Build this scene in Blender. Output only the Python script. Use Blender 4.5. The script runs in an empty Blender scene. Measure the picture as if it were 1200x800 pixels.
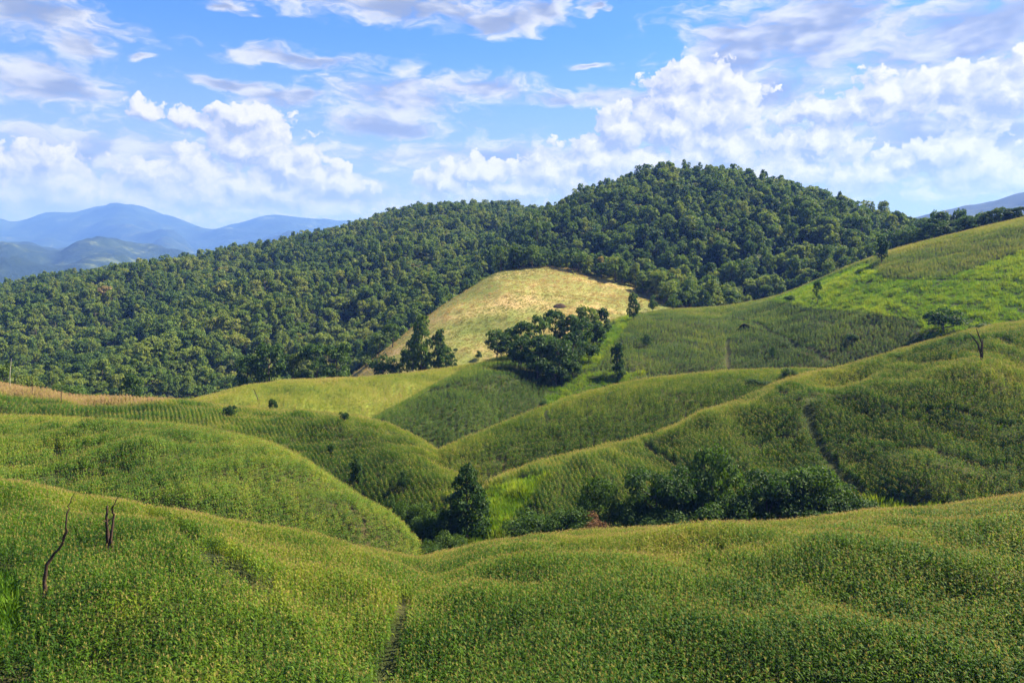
import bpy, math
import numpy as np
from mathutils import Vector

SC = bpy.context.scene
COL = SC.collection

# ------------------------------------------------------------------ camera, sky, sun, exposure
cam_data = bpy.data.cameras.new('camera'); cam = bpy.data.objects.new('camera', cam_data); COL.objects.link(cam)
cam.location = (0, 0, 0); cam.rotation_euler = (math.radians(90), 0, 0)
cam_data.sensor_width = 36.0; cam_data.lens = 867/1200*36.0
cam_data.shift_y = -70/1200          # eye level lies above the middle of the frame
cam_data.clip_start = 0.5; cam_data.clip_end = 90000
SC.camera = cam

SUN_EL, SUN_AZ = math.radians(46), math.radians(69)      # azimuth from the view axis towards the right
SUN_DIR = Vector((math.cos(SUN_EL)*math.sin(SUN_AZ), math.cos(SUN_EL)*math.cos(SUN_AZ), math.sin(SUN_EL)))
sun_data = bpy.data.lights.new('sun', 'SUN'); sun_data.energy = 5.0; sun_data.angle = math.radians(0.6); sun_data.color = (1.0, .91, .74)
sun = bpy.data.objects.new('sun', sun_data); COL.objects.link(sun)
sun.rotation_euler = SUN_DIR.to_track_quat('Z', 'Y').to_euler()

SC.view_settings.view_transform = 'Standard'; SC.view_settings.look = 'None'
SC.view_settings.exposure = 1.95; SC.view_settings.gamma = 1.0; SC.view_settings.use_curve_mapping = False
SC.cycles.max_bounces = 6; SC.cycles.diffuse_bounces = 3; SC.cycles.transmission_bounces = 3; SC.cycles.volume_bounces = 0
SC.cycles.use_denoising = True

class NB:                                # tiny helper to write node trees
    def __init__(s, tree): s.t = tree; s.n = tree.nodes; s.l = tree.links
    def node(s, typ, **kw):
        nd = s.n.new(typ)
        for k, v in kw.items(): setattr(nd, k, v)
        return nd
    def put(s, sock, v):
        if isinstance(v, bpy.types.NodeSocket): s.l.new(v, sock)
        elif v is not None: sock.default_value = v
    def math(s, op, a, b=None, c=None, clamp=False):
        nd = s.node('ShaderNodeMath', operation=op, use_clamp=clamp)
        for i, v in enumerate((a, b, c)):
            if v is not None: s.put(nd.inputs[i], v)
        return nd.outputs[0]
    def vec(s, op, a, b=None, c=None):
        nd = s.node('ShaderNodeVectorMath', operation=op)
        for i, v in enumerate((a, b, c)):
            if v is not None: s.put(nd.inputs['Scale' if (op == 'SCALE' and i == 1) else i], v)
        return nd.outputs['Value'] if op in ('LENGTH', 'DOT_PRODUCT', 'DISTANCE') else nd.outputs['Vector']
    def comb(s, x, y, z=0.0):
        nd = s.node('ShaderNodeCombineXYZ'); [s.put(nd.inputs[i], v) for i, v in enumerate((x, y, z))]
        return nd.outputs[0]
    def sep(s, v):
        nd = s.node('ShaderNodeSeparateXYZ'); s.put(nd.inputs[0], v); return nd.outputs
    def ss(s, x, a, b, lo=0.0, hi=1.0):
        nd = s.node('ShaderNodeMapRange', interpolation_type='SMOOTHSTEP')
        for k, v in zip(('Value', 'From Min', 'From Max', 'To Min', 'To Max'), (x, a, b, lo, hi)): s.put(nd.inputs[k], v)
        return nd.outputs[0]
    def noise(s, v, scale, detail=4.0, rough=.55, dim='3D', dist=0.0):
        nd = s.node('ShaderNodeTexNoise', noise_dimensions=dim)
        s.put(nd.inputs['Vector'], v)
        for k, x in (('Scale', scale), ('Detail', detail), ('Roughness', rough), ('Distortion', dist)): s.put(nd.inputs[k], x)
        return nd.outputs[0]
    def mix(s, f, a, b, mode='MIX'):
        nd = s.node('ShaderNodeMix', data_type='RGBA', blend_type=mode)
        s.put(nd.inputs[0], f)
        for sock, v in ((nd.inputs[6], a), (nd.inputs[7], b)):
            s.put(sock, tuple(v)+(1.0,) if isinstance(v, (tuple, list)) and len(v) == 3 else v)
        return nd.outputs[2]
    def ramp(s, f, stops):
        nd = s.node('ShaderNodeValToRGB'); s.put(nd.inputs[0], f); e = nd.color_ramp.elements
        while len(e) < len(stops): e.new(.5)
        for i, (p, c) in enumerate(stops): e[i].position = p; e[i].color = tuple(c)+(1.0,)
        return nd.outputs[0]

def dirpos(px, py):                      # bearing and rise of a direction, in units of 1/867 rad
    a = math.atan((px-600)/867); return a*867, (330-py)*math.cos(a)

STREAKS = [(40,20,110,30),(55,100,85,32),(95,58,40,14),(262,9,42,9),(480,8,190,26),(575,24,100,22),(640,14,50,20),(699,9,13,8),
           (345,66,95,13),(262,98,55,11),(330,116,75,15),(470,112,110,38),(560,104,90,22),(440,146,95,16),(690,114,120,12),(740,120,80,17),(170,67,18,4),(690,76,22,6),
           (860,60,80,62),(950,40,160,75),(1110,45,200,68),(900,110,110,40),(1130,82,80,9),
           (110,178,220,34,.8),(560,185,260,32,.8),(930,180,120,60,.9),(1100,160,190,75,.9),(330,232,260,32,.8),(840,220,300,40,.8)]

CUMULI = [(172,133,20,14),(226,143,26,14),(285,140,42,20),(308,160,40,22),(335,196,60,34),(290,178,50,26),(14,198,46,24),(70,208,44,32),(128,224,42,22),(196,214,50,28),(240,200,36,32),(240,226,70,22),(385,214,46,24),(300,226,110,22),(60,232,140,20),
          (525,216,36,22),(812,90,38,22),(800,118,52,34),(852,132,46,44),(790,152,72,44),(732,160,44,38),(712,186,64,32),(858,174,42,44),(650,204,64,26),(770,190,90,40),(600,224,70,16),
          (1040,112,56,26),(1000,130,80,18),(1095,106,80,24),(1170,110,80,26),(1198,75,24,16),(942,133,32,12),(1112,178,62,28),(1138,200,50,26),(1015,210,44,17),(1196,210,24,14),(905,205,70,28),(965,168,50,22),(560,206,56,20)]
def heap_group():
    """heaped cloud: the shape of the heaps plus cauliflower relief"""
    g = bpy.data.node_groups.new('heap_cloud', 'ShaderNodeTree')
    g.interface.new_socket('P', in_out='INPUT', socket_type='NodeSocketVector'); g.interface.new_socket('W', in_out='INPUT', socket_type='NodeSocketVector')
    g.interface.new_socket('D', in_out='OUTPUT', socket_type='NodeSocketFloat')
    b = NB(g); gi = b.node('NodeGroupInput'); go = b.node('NodeGroupOutput')
    Pw = b.vec('MULTIPLY_ADD', gi.outputs[1], (22.0, 20.0, 0), gi.outputs[0]); M = None
    for px, py, rx, ry in CUMULI:
        cx, cy = dirpos(px, py)
        q = b.vec('MULTIPLY_ADD', Pw, (1/rx, 1/ry, 0), (-cx/rx, -cy/ry, 0) if M is None else b.comb(b.math('MULTIPLY_ADD', M, 1e-6, -cx/rx), -cy/ry))
        m = b.math('SUBTRACT', 1.0, b.vec('LENGTH', q)); M = m if M is None else b.math('MAXIMUM', M, m)
    v = b.node('ShaderNodeTexVoronoi', voronoi_dimensions='2D', feature='F1')
    b.put(v.inputs['Vector'], b.vec('MULTIPLY_ADD', M, (1e-6, 0, 0), b.vec('MULTIPLY', Pw, (1/30, 1/26, 1))))
    for k, x in (('Scale', 1.0), ('Detail', 2.2), ('Roughness', .52), ('Lacunarity', 2.3)): v.inputs[k].default_value = x
    D = b.math('MULTIPLY_ADD', v.outputs['Distance'], -CU_AMP, b.math('ADD', b.math('MAXIMUM', M, -1.5), CU_OFF))
    b.l.new(D, go.inputs[0]); return g

def build_world():
    w = bpy.data.worlds.new('World'); SC.world = w; w.use_nodes = True
    t = w.node_tree; t.nodes.clear(); b = NB(t)
    tc = b.node('ShaderNodeTexCoord'); X, Y, Z = b.sep(tc.outputs['Generated'])
    az = b.math('ARCTAN2', X, Y)
    hz = b.math('SQRT', b.math('ADD', b.math('MULTIPLY', X, X), b.math('MULTIPLY', Y, Y)))
    x = b.math('MULTIPLY', az, 867.0)
    y = b.math('MULTIPLY', b.math('DIVIDE', Z, b.math('MAXIMUM', hz, .02)), 867.0)
    P = b.comb(x, y, 3.7)
    sky = b.node('ShaderNodeTexSky', sky_type='NISHITA', sun_disc=False, sun_elevation=SUN_EL, sun_rotation=SUN_AZ, altitude=900, air_density=1.0, dust_density=.3, ozone_density=2.5)
    blue = b.mix(1.0, sky.outputs[0], SKY_TINT, 'MULTIPLY')
    def col(c): return tuple(CLOUD_GAIN*v for v in c)
    blue = b.mix(b.ss(y, 300, 40, 0, .92), blue, col((.54, .58, .66)))          # pale thin cloud low down
    # broken middle cloud: soft patches torn by two scales of noise
    wn = b.node('ShaderNodeTexNoise', noise_dimensions='2D'); b.put(wn.inputs['Vector'], b.vec('MULTIPLY', P, (.5/48, 1.2/48, 1))); wn.inputs['Scale'].default_value = 1; wn.inputs['Detail'].default_value = 3; wn.inputs['Roughness'].default_value = .6
    Pw = b.vec('MULTIPLY_ADD', b.vec('SUBTRACT', wn.outputs['Color'], (.5, .5, .5)), (95.0, 38.0, 0), P)
    M = None
    for bl in STREAKS:
        px, py, rx, ry = bl[:4]; wgt = bl[4] if len(bl) > 4 else 1.0
        cx, cy = dirpos(px, py)
        q = b.vec('MULTIPLY_ADD', Pw, (1/rx, 1/ry, 0), (-cx/rx, -cy/ry, 0) if M is None else b.comb(b.math('MULTIPLY_ADD', M, 1e-6, -cx/rx), -cy/ry))   # chained, so that the shader compiles in order
        m = b.math('MULTIPLY_ADD', b.vec('LENGTH', q), -wgt, wgt)
        M = m if M is None else b.math('MAXIMUM', M, m)
    M = b.math('MAXIMUM', M, -1.0)
    n = b.noise(b.vec('MULTIPLY', Pw, (.42/20, 1/20, 1)), 1.0, 6, .62, '2D')
    # outside the frame the same broken cloud goes on
    far = b.math('MAXIMUM', b.ss(b.math('ABSOLUTE', x), 560, 700), b.ss(y, 340, 430))
    cov = b.math('MULTIPLY_ADD', b.noise(b.vec('MULTIPLY', P, (.6/150, 1/150, 1)), 1.0, 2, .5, '2D'), 3.2, -1.75)
    M = b.math('MAXIMUM', M, b.math('MULTIPLY_ADD', far, b.math('ADD', cov, 1.0), -1.0))
    D = b.math('ADD', M, b.math('MULTIPLY_ADD', n, 1.9, -.95))
    a = b.math('MULTIPLY', b.ss(D, -.10, .75), .95)
    thick = b.ss(M, .22, .80)                                   # thick middles let less light through
    body = b.mix(b.ss(n, .32, .66), col((.56, .59, .61)), col((.93, .93, .88)))
    body = b.mix(b.math('MULTIPLY', thick, b.ss(wn.outputs['Fac'], .66, .40, .1, .9)), body, col((.29, .32, .35)))
    c = b.mix(a, blue, body)
    # heaped cloud in front of it, brighter towards the sun
    gh = heap_group()
    def heap(p):
        nd = b.node('ShaderNodeGroup'); nd.node_tree = gh; b.put(nd.inputs[0], p)
        b.put(nd.inputs[1], wn2); return nd.outputs[0]
    w2 = b.node('ShaderNodeTexNoise', noise_dimensions='2D'); b.put(w2.inputs['Vector'], b.vec('MULTIPLY_ADD', a, (1e-6, 0, 0), b.vec('MULTIPLY', P, (1/20, 1/20, 1)))); w2.inputs['Scale'].default_value = 1; w2.inputs['Detail'].default_value = 4; w2.inputs['Roughness'].default_value = .62
    wn2 = b.vec('SUBTRACT', w2.outputs['Color'], (.5, .5, .5))
    h0 = heap(P); h1 = heap(b.vec('ADD', P, b.comb(b.math('MULTIPLY_ADD', h0, 1e-6, 9.0), 10.0)))
    ca = b.math('MULTIPLY', b.ss(h0, .0, .24), b.ss(y, 62, 125, .35, 1.0))
    lit = b.math('MULTIPLY_ADD', b.math('SUBTRACT', h0, h1), .78, .48, clamp=True)
    c = b.mix(ca, c, b.mix(lit, col((.40, .44, .49)), col((1.06, 1.02, .92))))
    bg = b.node('ShaderNodeBackground'); b.put(bg.inputs[0], c); bg.inputs[1].default_value = .05
    out = b.node('ShaderNodeOutputWorld'); b.l.new(bg.outputs[0], out.inputs[0])
    w.cycles.sampling_method = 'MANUAL'; w.cycles.sample_map_resolution = 512
HAZE, HAZE_COL = 1.1e-4, (.095, .215, .78)
SKY_TINT = (.36, .66, 1.12)
CLOUD_GAIN = 5.15
CU_AMP, CU_OFF = .95, .85
build_world()
# ------------------------------------------------------------------ terrain maths
F = 867.0          # focal length in photo pixels (photo 1200 wide), horizon row
HOR = 330.0
rng = np.random.default_rng(7)

def hermite(xs, ys, x):
    xs = np.asarray(xs, float); ys = np.asarray(ys, float); x = np.clip(x, xs[0], xs[-1])
    d = np.diff(ys)/np.diff(xs); m = np.zeros_like(ys)
    m[0], m[-1] = d[0], d[-1]
    for i in range(1, len(ys)-1):
        if d[i-1]*d[i] > 0:
            w1 = 2*(xs[i+1]-xs[i])+(xs[i]-xs[i-1]); w2 = (xs[i+1]-xs[i])+2*(xs[i]-xs[i-1])
            m[i] = (w1+w2)/(w1/d[i-1]+w2/d[i])
    i = np.clip(np.searchsorted(xs, x)-1, 0, len(xs)-2)
    h = xs[i+1]-xs[i]; t = (x-xs[i])/h
    return ((1+2*t)*(1-t)**2*ys[i] + t*(1-t)**2*h*m[i] + t*t*(3-2*t)*ys[i+1] + t*t*(t-1)*h*m[i+1])

class Waves:                       # soft rolling relief: a sum of sines, cheap and smooth
    def __init__(s, seed, lam, n=9):
        r = np.random.default_rng(seed); a = r.uniform(0, 2*np.pi, n); k = 2*np.pi/(lam*r.uniform(.55, 1.8, n))
        s.kx, s.ky, s.ph = np.cos(a)*k, np.sin(a)*k, r.uniform(0, 6.28, n)
    def __call__(s, x, y):
        o = 0
        for a, b, c in zip(s.kx, s.ky, s.ph): o = o + np.sin(a*x+b*y+c)
        return o/np.sqrt(len(s.kx))*1.0

class Hill:
    """a rolling hill: along each bearing a parabola-like section, given by its crest and its foot (tops of the crop)"""
    def __init__(s, name, crest, foot, p=2.0, back=80, relief=((.0, 30),), seed=1, lo=.8, crop=0.0, att=.15, far=1.0):
        s.name, s.p, s.back, s.lo, s.crop = name, p, back, lo, crop
        c = np.array(crest, float); f = np.array(foot, float)
        c[:, 2] *= far; f[:, 2] *= far; s.back = back*far; s.att = att; s.far = far
        s.c, s.f = c, f
        s.waves = [(a*far, Waves(seed+i*17, l*far)) for i, (a, l) in enumerate(relief)]
        s.pxr = (max(c[0, 0], f[0, 0]), min(c[-1, 0], f[-1, 0]))
    def params(s, px):
        cp = hermite(s.c[:, 0], s.c[:, 1], px); cy = hermite(s.c[:, 0], s.c[:, 2], px)
        fp = hermite(s.f[:, 0], s.f[:, 1], px); fy = hermite(s.f[:, 0], s.f[:, 2], px)
        zc = -(cp-HOR)/F*cy
        k = np.maximum(fp-cp, 2)*fy/F/np.maximum(cy-fy, 4)**s.p
        return cy, zc, k, fy
    def z(s, x, y):
        px = 600+F*x/y
        cy, zc, k, fy = s.params(px)
        d = y-cy
        z = zc+zc/cy*d-k*np.abs(d)**s.p
        w = 0
        for a, wv in s.waves: w = w+a*wv(x, y)
        z = z+w*np.clip(np.abs(d)/np.maximum(cy-fy, 4)/.3, s.att, 1)
        return np.where((px < s.pxr[0]-.5) | (px > s.pxr[1]+.5) | (y > cy+s.back+1) | (y < fy*s.lo-1), -500., z-s.crop)

HILLS = {}
def hill(name, *a, **k): HILLS[name] = Hill(name, *a, **k)

hill('near', [(-500,520,92),(-250,545,92),(0,562,95),(100,578,97),(250,603,100),(400,634,106),(460,645,110),(492,650,112),(520,645,111),(580,632,108),(650,624,106),(720,618,105),
              (850,612,104),(1000,600,102),(1100,590,101),(1200,578,100),(1400,558,98),(1700,530,95)],
     [(-500,800,38),(0,800,38),(300,800,40),(480,806,41),(600,802,42),(900,800,42),(1200,796,41),(1700,780,40)],
     p=2.0, back=22, relief=((.4,12),(.75,30)), crop=2.0, seed=3, lo=.12)
hill('hump', [(-500,440,150),(-250,465,150),(0,484,150),(100,490,150),(200,496,149),(280,507,146),(330,523,142),(380,551,137),(430,584,131),(470,612,126),(492,638,122),(510,668,119),(540,720,116)],
     [(-500,525,96),(0,565,99),(100,580,100),(250,605,103),(400,640,108),(470,665,111),(540,760,105)],
     p=2.0, back=60, relief=((.95,24),(.4,10)), crop=1.9, seed=11)
hill('bank', [(-500,405,215),(-250,425,212),(0,448,210),(40,455,211),(100,463,212),(160,466,213),(215,468,213),(270,475,212),(330,479,208),(400,485,203),(450,494,196),(490,512,187),(515,528,180),(540,549,172),(560,575,165),(600,640,158)],
     [(-500,500,150),(0,505,152),(200,520,152),(330,560,150),(430,610,143),(500,640,136),(560,660,132),(600,700,130)],
     p=2.0, back=50, relief=((.9,24),(.4,10)), crop=1.8, seed=21)
hill('bright', [(60,520,250),(150,492,255),(215,470,262),(260,458,268),(300,449,276),(350,444,284),(420,441,292),(480,436,300),(530,429,308),(570,424,312),(640,420,315),(700,430,320)],
     [(60,545,215),(220,486,222),(330,485,220),(450,490,222),(540,470,250),(700,480,260)],
     p=2.0, back=45, relief=((.6,26),), crop=1.5, seed=31)
hill('dale', [(420,506,214),(440,487,220),(470,470,232),(500,453,248),(545,431,275),(572,421,292),(600,414,306),(640,403,326),(690,385,352),(740,368,380),(790,362,395),(840,359,402),(880,353,404),(910,346,405),(960,326,405),
              (1000,309,404),(1050,291,402),(1100,278,400),(1200,254,392),(1350,225,380),(1700,180,360)],
     [(420,520,200),(440,500,203),(520,526,203),(600,512,222),(700,482,248),(800,458,265),(900,452,262),(1000,446,252),(1100,420,248),(1200,402,245),(1700,360,235)],
     p=1.7, back=70, relief=((.8,38),(.35,15)), crop=1.5, seed=41)
hill('spur', [(500,540,176),(520,522,182),(560,506,190),(600,489,199),(650,470,208),(700,455,216),(750,444,222),(800,438,226),(860,433,229),(910,431,231),(960,431,232),(1000,436,233),(1060,450,233)],
     [(500,560,160),(560,572,162),(600,562,166),(700,548,172),(800,515,180),(900,472,192),(1000,462,200),(1060,470,205)],
     p=2.0, back=45, relief=((.5,24),), crop=1.8, seed=51)
hill('flank', [(520,640,138),(540,600,150),(570,567,158),(600,550,164),(640,536,169),(700,523,175),(760,507,181),(800,493,186),(850,472,192),(900,452,198),(950,436,204),(1000,425,209),(1050,410,214),(1100,396,218),
              (1150,384,221),(1200,375,223),(1300,360,226),(1700,320,230)],
     [(520,690,124),(560,655,124),(600,648,125),(700,640,126),(800,634,127),(900,626,127),(1000,614,125),(1060,600,122),(1130,590,119),(1200,586,117),(1300,574,115),(1700,540,110)],
     p=2.0, back=60, relief=((1.1,30),(.6,12)), crop=1.9, seed=61)
hill('meadow', [(340,500,372),(380,460,388),(410,441,400),(450,411,415),(500,371,440),(545,341,470),(590,317,505),(640,312,515),(700,320,512),(760,336,500),(830,356,485),(900,378,470)],
     [(340,520,340),(410,475,342),(500,455,345),(570,440,350),(650,420,360),(740,385,385),(830,372,405),(900,370,410)],
     p=1.5, back=90, relief=((1.0,45),(.4,18)), crop=0.4, seed=71)
hill('forest_left', [(-700,390,850),(-300,368,880),(0,343,900),(100,328,930),(200,314,960),(300,297,1000),(400,274,1050),(450,259,1080),(500,248,1100),(560,247,1130),(620,250,1150),(680,262,1180),(800,300,1200)],
     [(-700,520,400),(0,500,400),(200,500,390),(400,480,420),(500,420,480),(600,350,560),(800,330,640)],
     p=1.35, back=300, relief=((7,170),(3,70)), seed=81)
hill('forest_peak', [(440,420,720),(500,352,750),(540,318,765),(580,288,780),(620,262,790),(650,252,795),(680,240,800),(720,226,805),(760,214,805),(800,209,800),(850,213,790),(900,225,770),(950,240,745),(1000,255,715),(1050,270,680),(1080,282,650),
              (1120,290,600),(1160,290,570),(1200,286,550),(1300,270,530),(1700,220,500)],
     [(440,420,520),(560,360,545),(640,345,545),(720,345,535),(800,356,505),(900,362,470),(1000,334,455),(1100,300,455),(1200,276,450),(1300,262,440),(1700,220,430)],
     p=1.5, back=260, relief=((4,130),(2.5,55)), seed=91)
hill('foothill', [(-900,300,3800),(-200,285,3800),(0,283,3800),(30,288,3900),(60,296,4000),(100,285,4100),(127,280,4200),(160,288,4200),(200,297,4200),(240,301,4200),(300,312,4200),(420,330,4200),(600,345,4200)],
     [(-900,360,2300),(0,345,2300),(200,345,2400),(600,352,2500)],
     p=1.3, back=900, relief=((28,700),(14,260),(6,80)), far=1.75, att=.3, seed=101)
hill('saddle', [(-900,290,6200),(100,305,6200),(170,290,6200),(195,276,6400),(215,286,6400),(240,295,6400),(300,281,6500),(340,273,6600),(400,268,6600),(500,275,6600),(700,300,6600)],
     [(-900,330,4800),(200,330,4900),(700,335,5000)], p=1.3, back=900, relief=((30,900),(20,350)), far=1.75, att=.3, seed=111)
hill('blue', [(-1500,255,9000),(-300,262,9000),(-60,250,9000),(0,254,9000),(18,258,9000),(60,251,9000),(82,250,9000),(110,244,9000),(135,241,9000),(160,243,9000),(190,250,9000),(230,262,9000),(250,266,9000),(275,261,9000),
              (300,256,9000),(330,255,9000),(380,260,9000),(430,266,9000),(600,270,9000),(1000,275,9000),(2000,265,9000)],
     [(-1500,310,6500),(2000,312,6500)], p=1.2, back=1500, relief=((75,1500),(45,600),(16,190)), far=1.75, att=.3, seed=121)
hill('blue_right', [(950,285,3300),(1040,262,3300),(1080,252,3300),(1100,247,3300),(1130,243,3300),(1160,237,3300),(1185,229,3300),(1230,218,3300),(1300,205,3300),(1500,190,3300),(1900,200,3300)],
     [(950,320,2000),(1900,300,2000)], p=1.3, back=700, relief=((18,500),(8,160),(4,60)), far=1.75, att=.3, seed=131)

VX = [-900, 0, 300, 480, 560, 700, 900, 1200, 1900]
def valley_z(x, y):                # the low ground everything rises from; reaches the horizon
    ly = np.log(np.maximum(y, 3))
    K = [(3,-26),(30,-30),(70,-40),(108,-47.5),(150,-48.5),(200,-49),(260,-53),(330,-72),(480,-95),(1000,-130),(3000,-150),(60000,-160)]
    return hermite([math.log(a) for a, b in K], [b for a, b in K], ly)

NEARSET = ['near','hump','bank','bright','dale','spur','flank','meadow','forest_left','forest_peak']
def ground_z(x, y, names=NEARSET):
    z = valley_z(x, y)
    for n in names: z = np.maximum(z, HILLS[n].z(x, y))
    return z

# visibility table: running maximum of the view slope along each bearing
UP = np.linspace(-60, 1260, 661)
YV = np.exp(np.linspace(math.log(20), math.log(1500), 700))
_PX, _YY = np.meshgrid(UP, YV, indexing='ij')
_Z = ground_z((_PX-600)/F*_YY, _YY)
_RUN = np.maximum.accumulate(_Z/_YY, axis=1)
def visible(x, y, ztop):
    px = 600+F*x/y
    i = np.clip(np.round((px-UP[0])/2).astype(int), 0, len(UP)-1)
    j = np.clip(np.searchsorted(YV, y)-2, 0, len(YV)-1)
    return (px > UP[0]) & (px < UP[-1]) & (ztop/y >= _RUN[i, j]-.0006)

# ------------------------------------------------------------------ helpers
def mesh_obj(name, verts, faces, mats, parent=None, smooth=False, matidx=None, link=True, counts=None):
    """verts (n,3), faces (m,k) array of equal-sided faces, or flat corner list with per-face counts"""
    me = bpy.data.meshes.new(name); verts = np.asarray(verts, np.float32); faces = np.asarray(faces, np.int32)
    me.vertices.add(len(verts)); me.vertices.foreach_set('co', verts.ravel())
    if counts is None:
        nf, k = faces.shape; counts = np.full(nf, k, np.int32)
    nf = len(counts); corners = faces.ravel()
    me.loops.add(len(corners)); me.loops.foreach_set('vertex_index', corners)
    me.polygons.add(nf); me.polygons.foreach_set('loop_start', np.concatenate([[0], np.cumsum(counts)[:-1]]).astype(np.int32))
    try: me.polygons.foreach_set('loop_total', np.asarray(counts, np.int32))
    except Exception: pass
    if matidx is not None: me.polygons.foreach_set('material_index', np.asarray(matidx, np.int32))
    me.update(calc_edges=True); me.validate()
    me.polygons.foreach_set('use_smooth', np.full(nf, bool(smooth)))
    for m in (mats if isinstance(mats, (list, tuple)) else [mats]): me.materials.append(m)
    o = bpy.data.objects.new(name, me)
    if link: COL.objects.link(o)
    if parent is not None: o.parent = parent
    return o

def tag(o, label=None, cat=None, group=None, kind=None):
    for k, v in (('label', label), ('category', cat), ('group', group), ('kind', kind)):
        if v: o[k] = v
    return o
def empty(name, loc=(0, 0, 0)):
    o = bpy.data.objects.new(name, None); COL.objects.link(o); o.location = loc; o.empty_display_size = .2
    return o

class Geo:                                # collects quads for one mesh
    def __init__(s): s.v, s.f, s.m, s.n = [], [], [], 0
    def add(s, v, f, m=0):
        v = np.asarray(v, float).reshape(-1, 3); f = np.asarray(f, int).reshape(-1, 4)
        s.v.append(v); s.f.append(f+s.n); s.m.append(np.full(len(f), m)); s.n += len(v)
    def tube(s, pts, rad, sides=5, m=0):
        pts = np.asarray(pts, float); n = len(pts); ring = []
        for i in range(n):
            t = pts[min(i+1, n-1)]-pts[max(i-1, 0)]; t = t/(np.linalg.norm(t)+1e-9)
            a = np.cross(t, (0.31, .95, .05)); a /= np.linalg.norm(a)+1e-9; c = np.cross(t, a)
            th = np.arange(sides)*2*np.pi/sides
            ring.append(pts[i]+rad[i]*(np.cos(th)[:, None]*a+np.sin(th)[:, None]*c))
        f = [(i*sides+j, i*sides+(j+1) % sides, (i+1)*sides+(j+1) % sides, (i+1)*sides+j) for i in range(n-1) for j in range(sides)]
        s.add(np.concatenate(ring), f, m)
    def obj(s, name, mats, **k):
        return mesh_obj(name, np.concatenate(s.v), np.concatenate(s.f), mats, matidx=np.concatenate(s.m), **k)

# ------------------------------------------------------------------ materials
def new_mat(name):
    m = bpy.data.materials.new(name); m.use_nodes = True; m.node_tree.nodes.clear()
    b = NB(m.node_tree); out = b.node('ShaderNodeOutputMaterial'); return m, b, out
def principled(b, col, rough=.8, spec=.2):
    p = b.node('ShaderNodeBsdfPrincipled'); b.put(p.inputs['Base Color'], tuple(col)+(1.0,) if isinstance(col, tuple) else col)
    b.put(p.inputs['Roughness'], rough); b.put(p.inputs['Specular IOR Level'], spec); return p
def leaf_mat(name, stops, trans=.35, rough=.55, spec=.3, vary=.22, nscale=.9, transcol=(1.25, 1.3, .55)):
    """foliage: colour follows the plant's own ripeness ('tint'), a random shift per plant and a fine noise"""
    m, b, out = new_mat(name)
    ti = b.node('ShaderNodeAttribute', attribute_type='INSTANCER', attribute_name='tint').outputs['Fac']
    rnd = b.node('ShaderNodeObjectInfo').outputs['Random']
    geo = b.node('ShaderNodeNewGeometry')
    ri = geo.outputs['Random Per Island']
    f = b.math('ADD', ti, b.math('ADD', b.math('MULTIPLY_ADD', rnd, vary, -vary/2), b.math('MULTIPLY_ADD', ri, vary*1.2, -vary*.6)), clamp=True)
    col = b.ramp(f, stops)
    val = b.math('MULTIPLY_ADD', b.noise(geo.outputs['Position'], nscale, 2, .5), .7, .65)
    col = b.vec('SCALE', col, val)
    p = principled(b, col, rough, spec)
    tr = b.node('ShaderNodeBsdfTranslucent'); b.put(tr.inputs[0], b.vec('MULTIPLY', col, transcol))
    mx = b.node('ShaderNodeMixShader'); mx.inputs[0].default_value = trans
    b.l.new(p.outputs[0], mx.inputs[1]); b.l.new(tr.outputs[0], mx.inputs[2]); b.l.new(mx.outputs[0], out.inputs[0])
    return m
def ground_mat(name, stops, scales=((.03, .5), (.25, .35), (2.2, .15)), bump=.0, rough=.95, fine=3.0):
    m, b, out = new_mat(name)
    pos = b.node('ShaderNodeNewGeometry').outputs['Position']; f = None
    for sc, w in scales:
        n = b.math('MULTIPLY', b.noise(pos, sc, 5, .6), w); f = n if f is None else b.math('ADD', f, n)
    p = principled(b, b.ramp(b.ss(f, .33, .67), stops), rough, .1)
    if bump:
        bp = b.node('ShaderNodeBump'); bp.inputs['Strength'].default_value = .8; bp.inputs['Distance'].default_value = bump
        b.put(bp.inputs['Height'], b.noise(pos, fine, 6, .65)); b.l.new(bp.outputs[0], p.inputs['Normal'])
    b.l.new(p.outputs[0], out.inputs[0]); return m
def bark_mat(name, c0, c1):
    m, b, out = new_mat(name)
    co = b.node('ShaderNodeTexCoord').outputs['Object']
    n = b.noise(b.vec('MULTIPLY', co, (6, 6, 1.2)), 2.0, 5, .65)
    p = principled(b, b.ramp(n, [(.3, c0), (.7, c1)]), .9, .1)
    bp = b.node('ShaderNodeBump'); bp.inputs['Distance'].default_value = .05; b.put(bp.inputs['Height'], n); b.l.new(bp.outputs[0], p.inputs['Normal'])
    b.l.new(p.outputs[0], out.inputs[0]); return m

M_CORN = leaf_mat('corn_leaf', [(0, (.030, .078, .007)), (.35, (.086, .157, .012)), (.65, (.195, .215, .019)), (.82, (.26, .26, .042)), (1, (.27, .185, .105))], .42, .55, .10, .24, .6)
M_TASSEL = leaf_mat('corn_tassel', [(0, (.20, .19, .045)), (.5, (.32, .26, .085)), (1, (.38, .25, .13))], .35, .8, .1, .3, .6, (1.1, 1.0, .7))
M_GRASS = leaf_mat('lush_grass', [(0, (.030, .090, .010)), (.5, (.110, .205, .013)), (1, (.23, .27, .03))], .4, .55, .12, .25, .5)
M_DRY = leaf_mat('dry_grass', [(0, (.10, .15, .03)), (.45, (.27, .23, .08)), (1, (.46, .31, .15))], .35, .7, .15, .25, .25, (1.1, 1.0, .7))
M_TREE = leaf_mat('tree_leaf', [(0, (.026, .060, .014)), (.3, (.058, .108, .018)), (.7, (.125, .165, .026)), (1, (.20, .14, .05))], .36, .55, .12, .2, .35)
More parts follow.
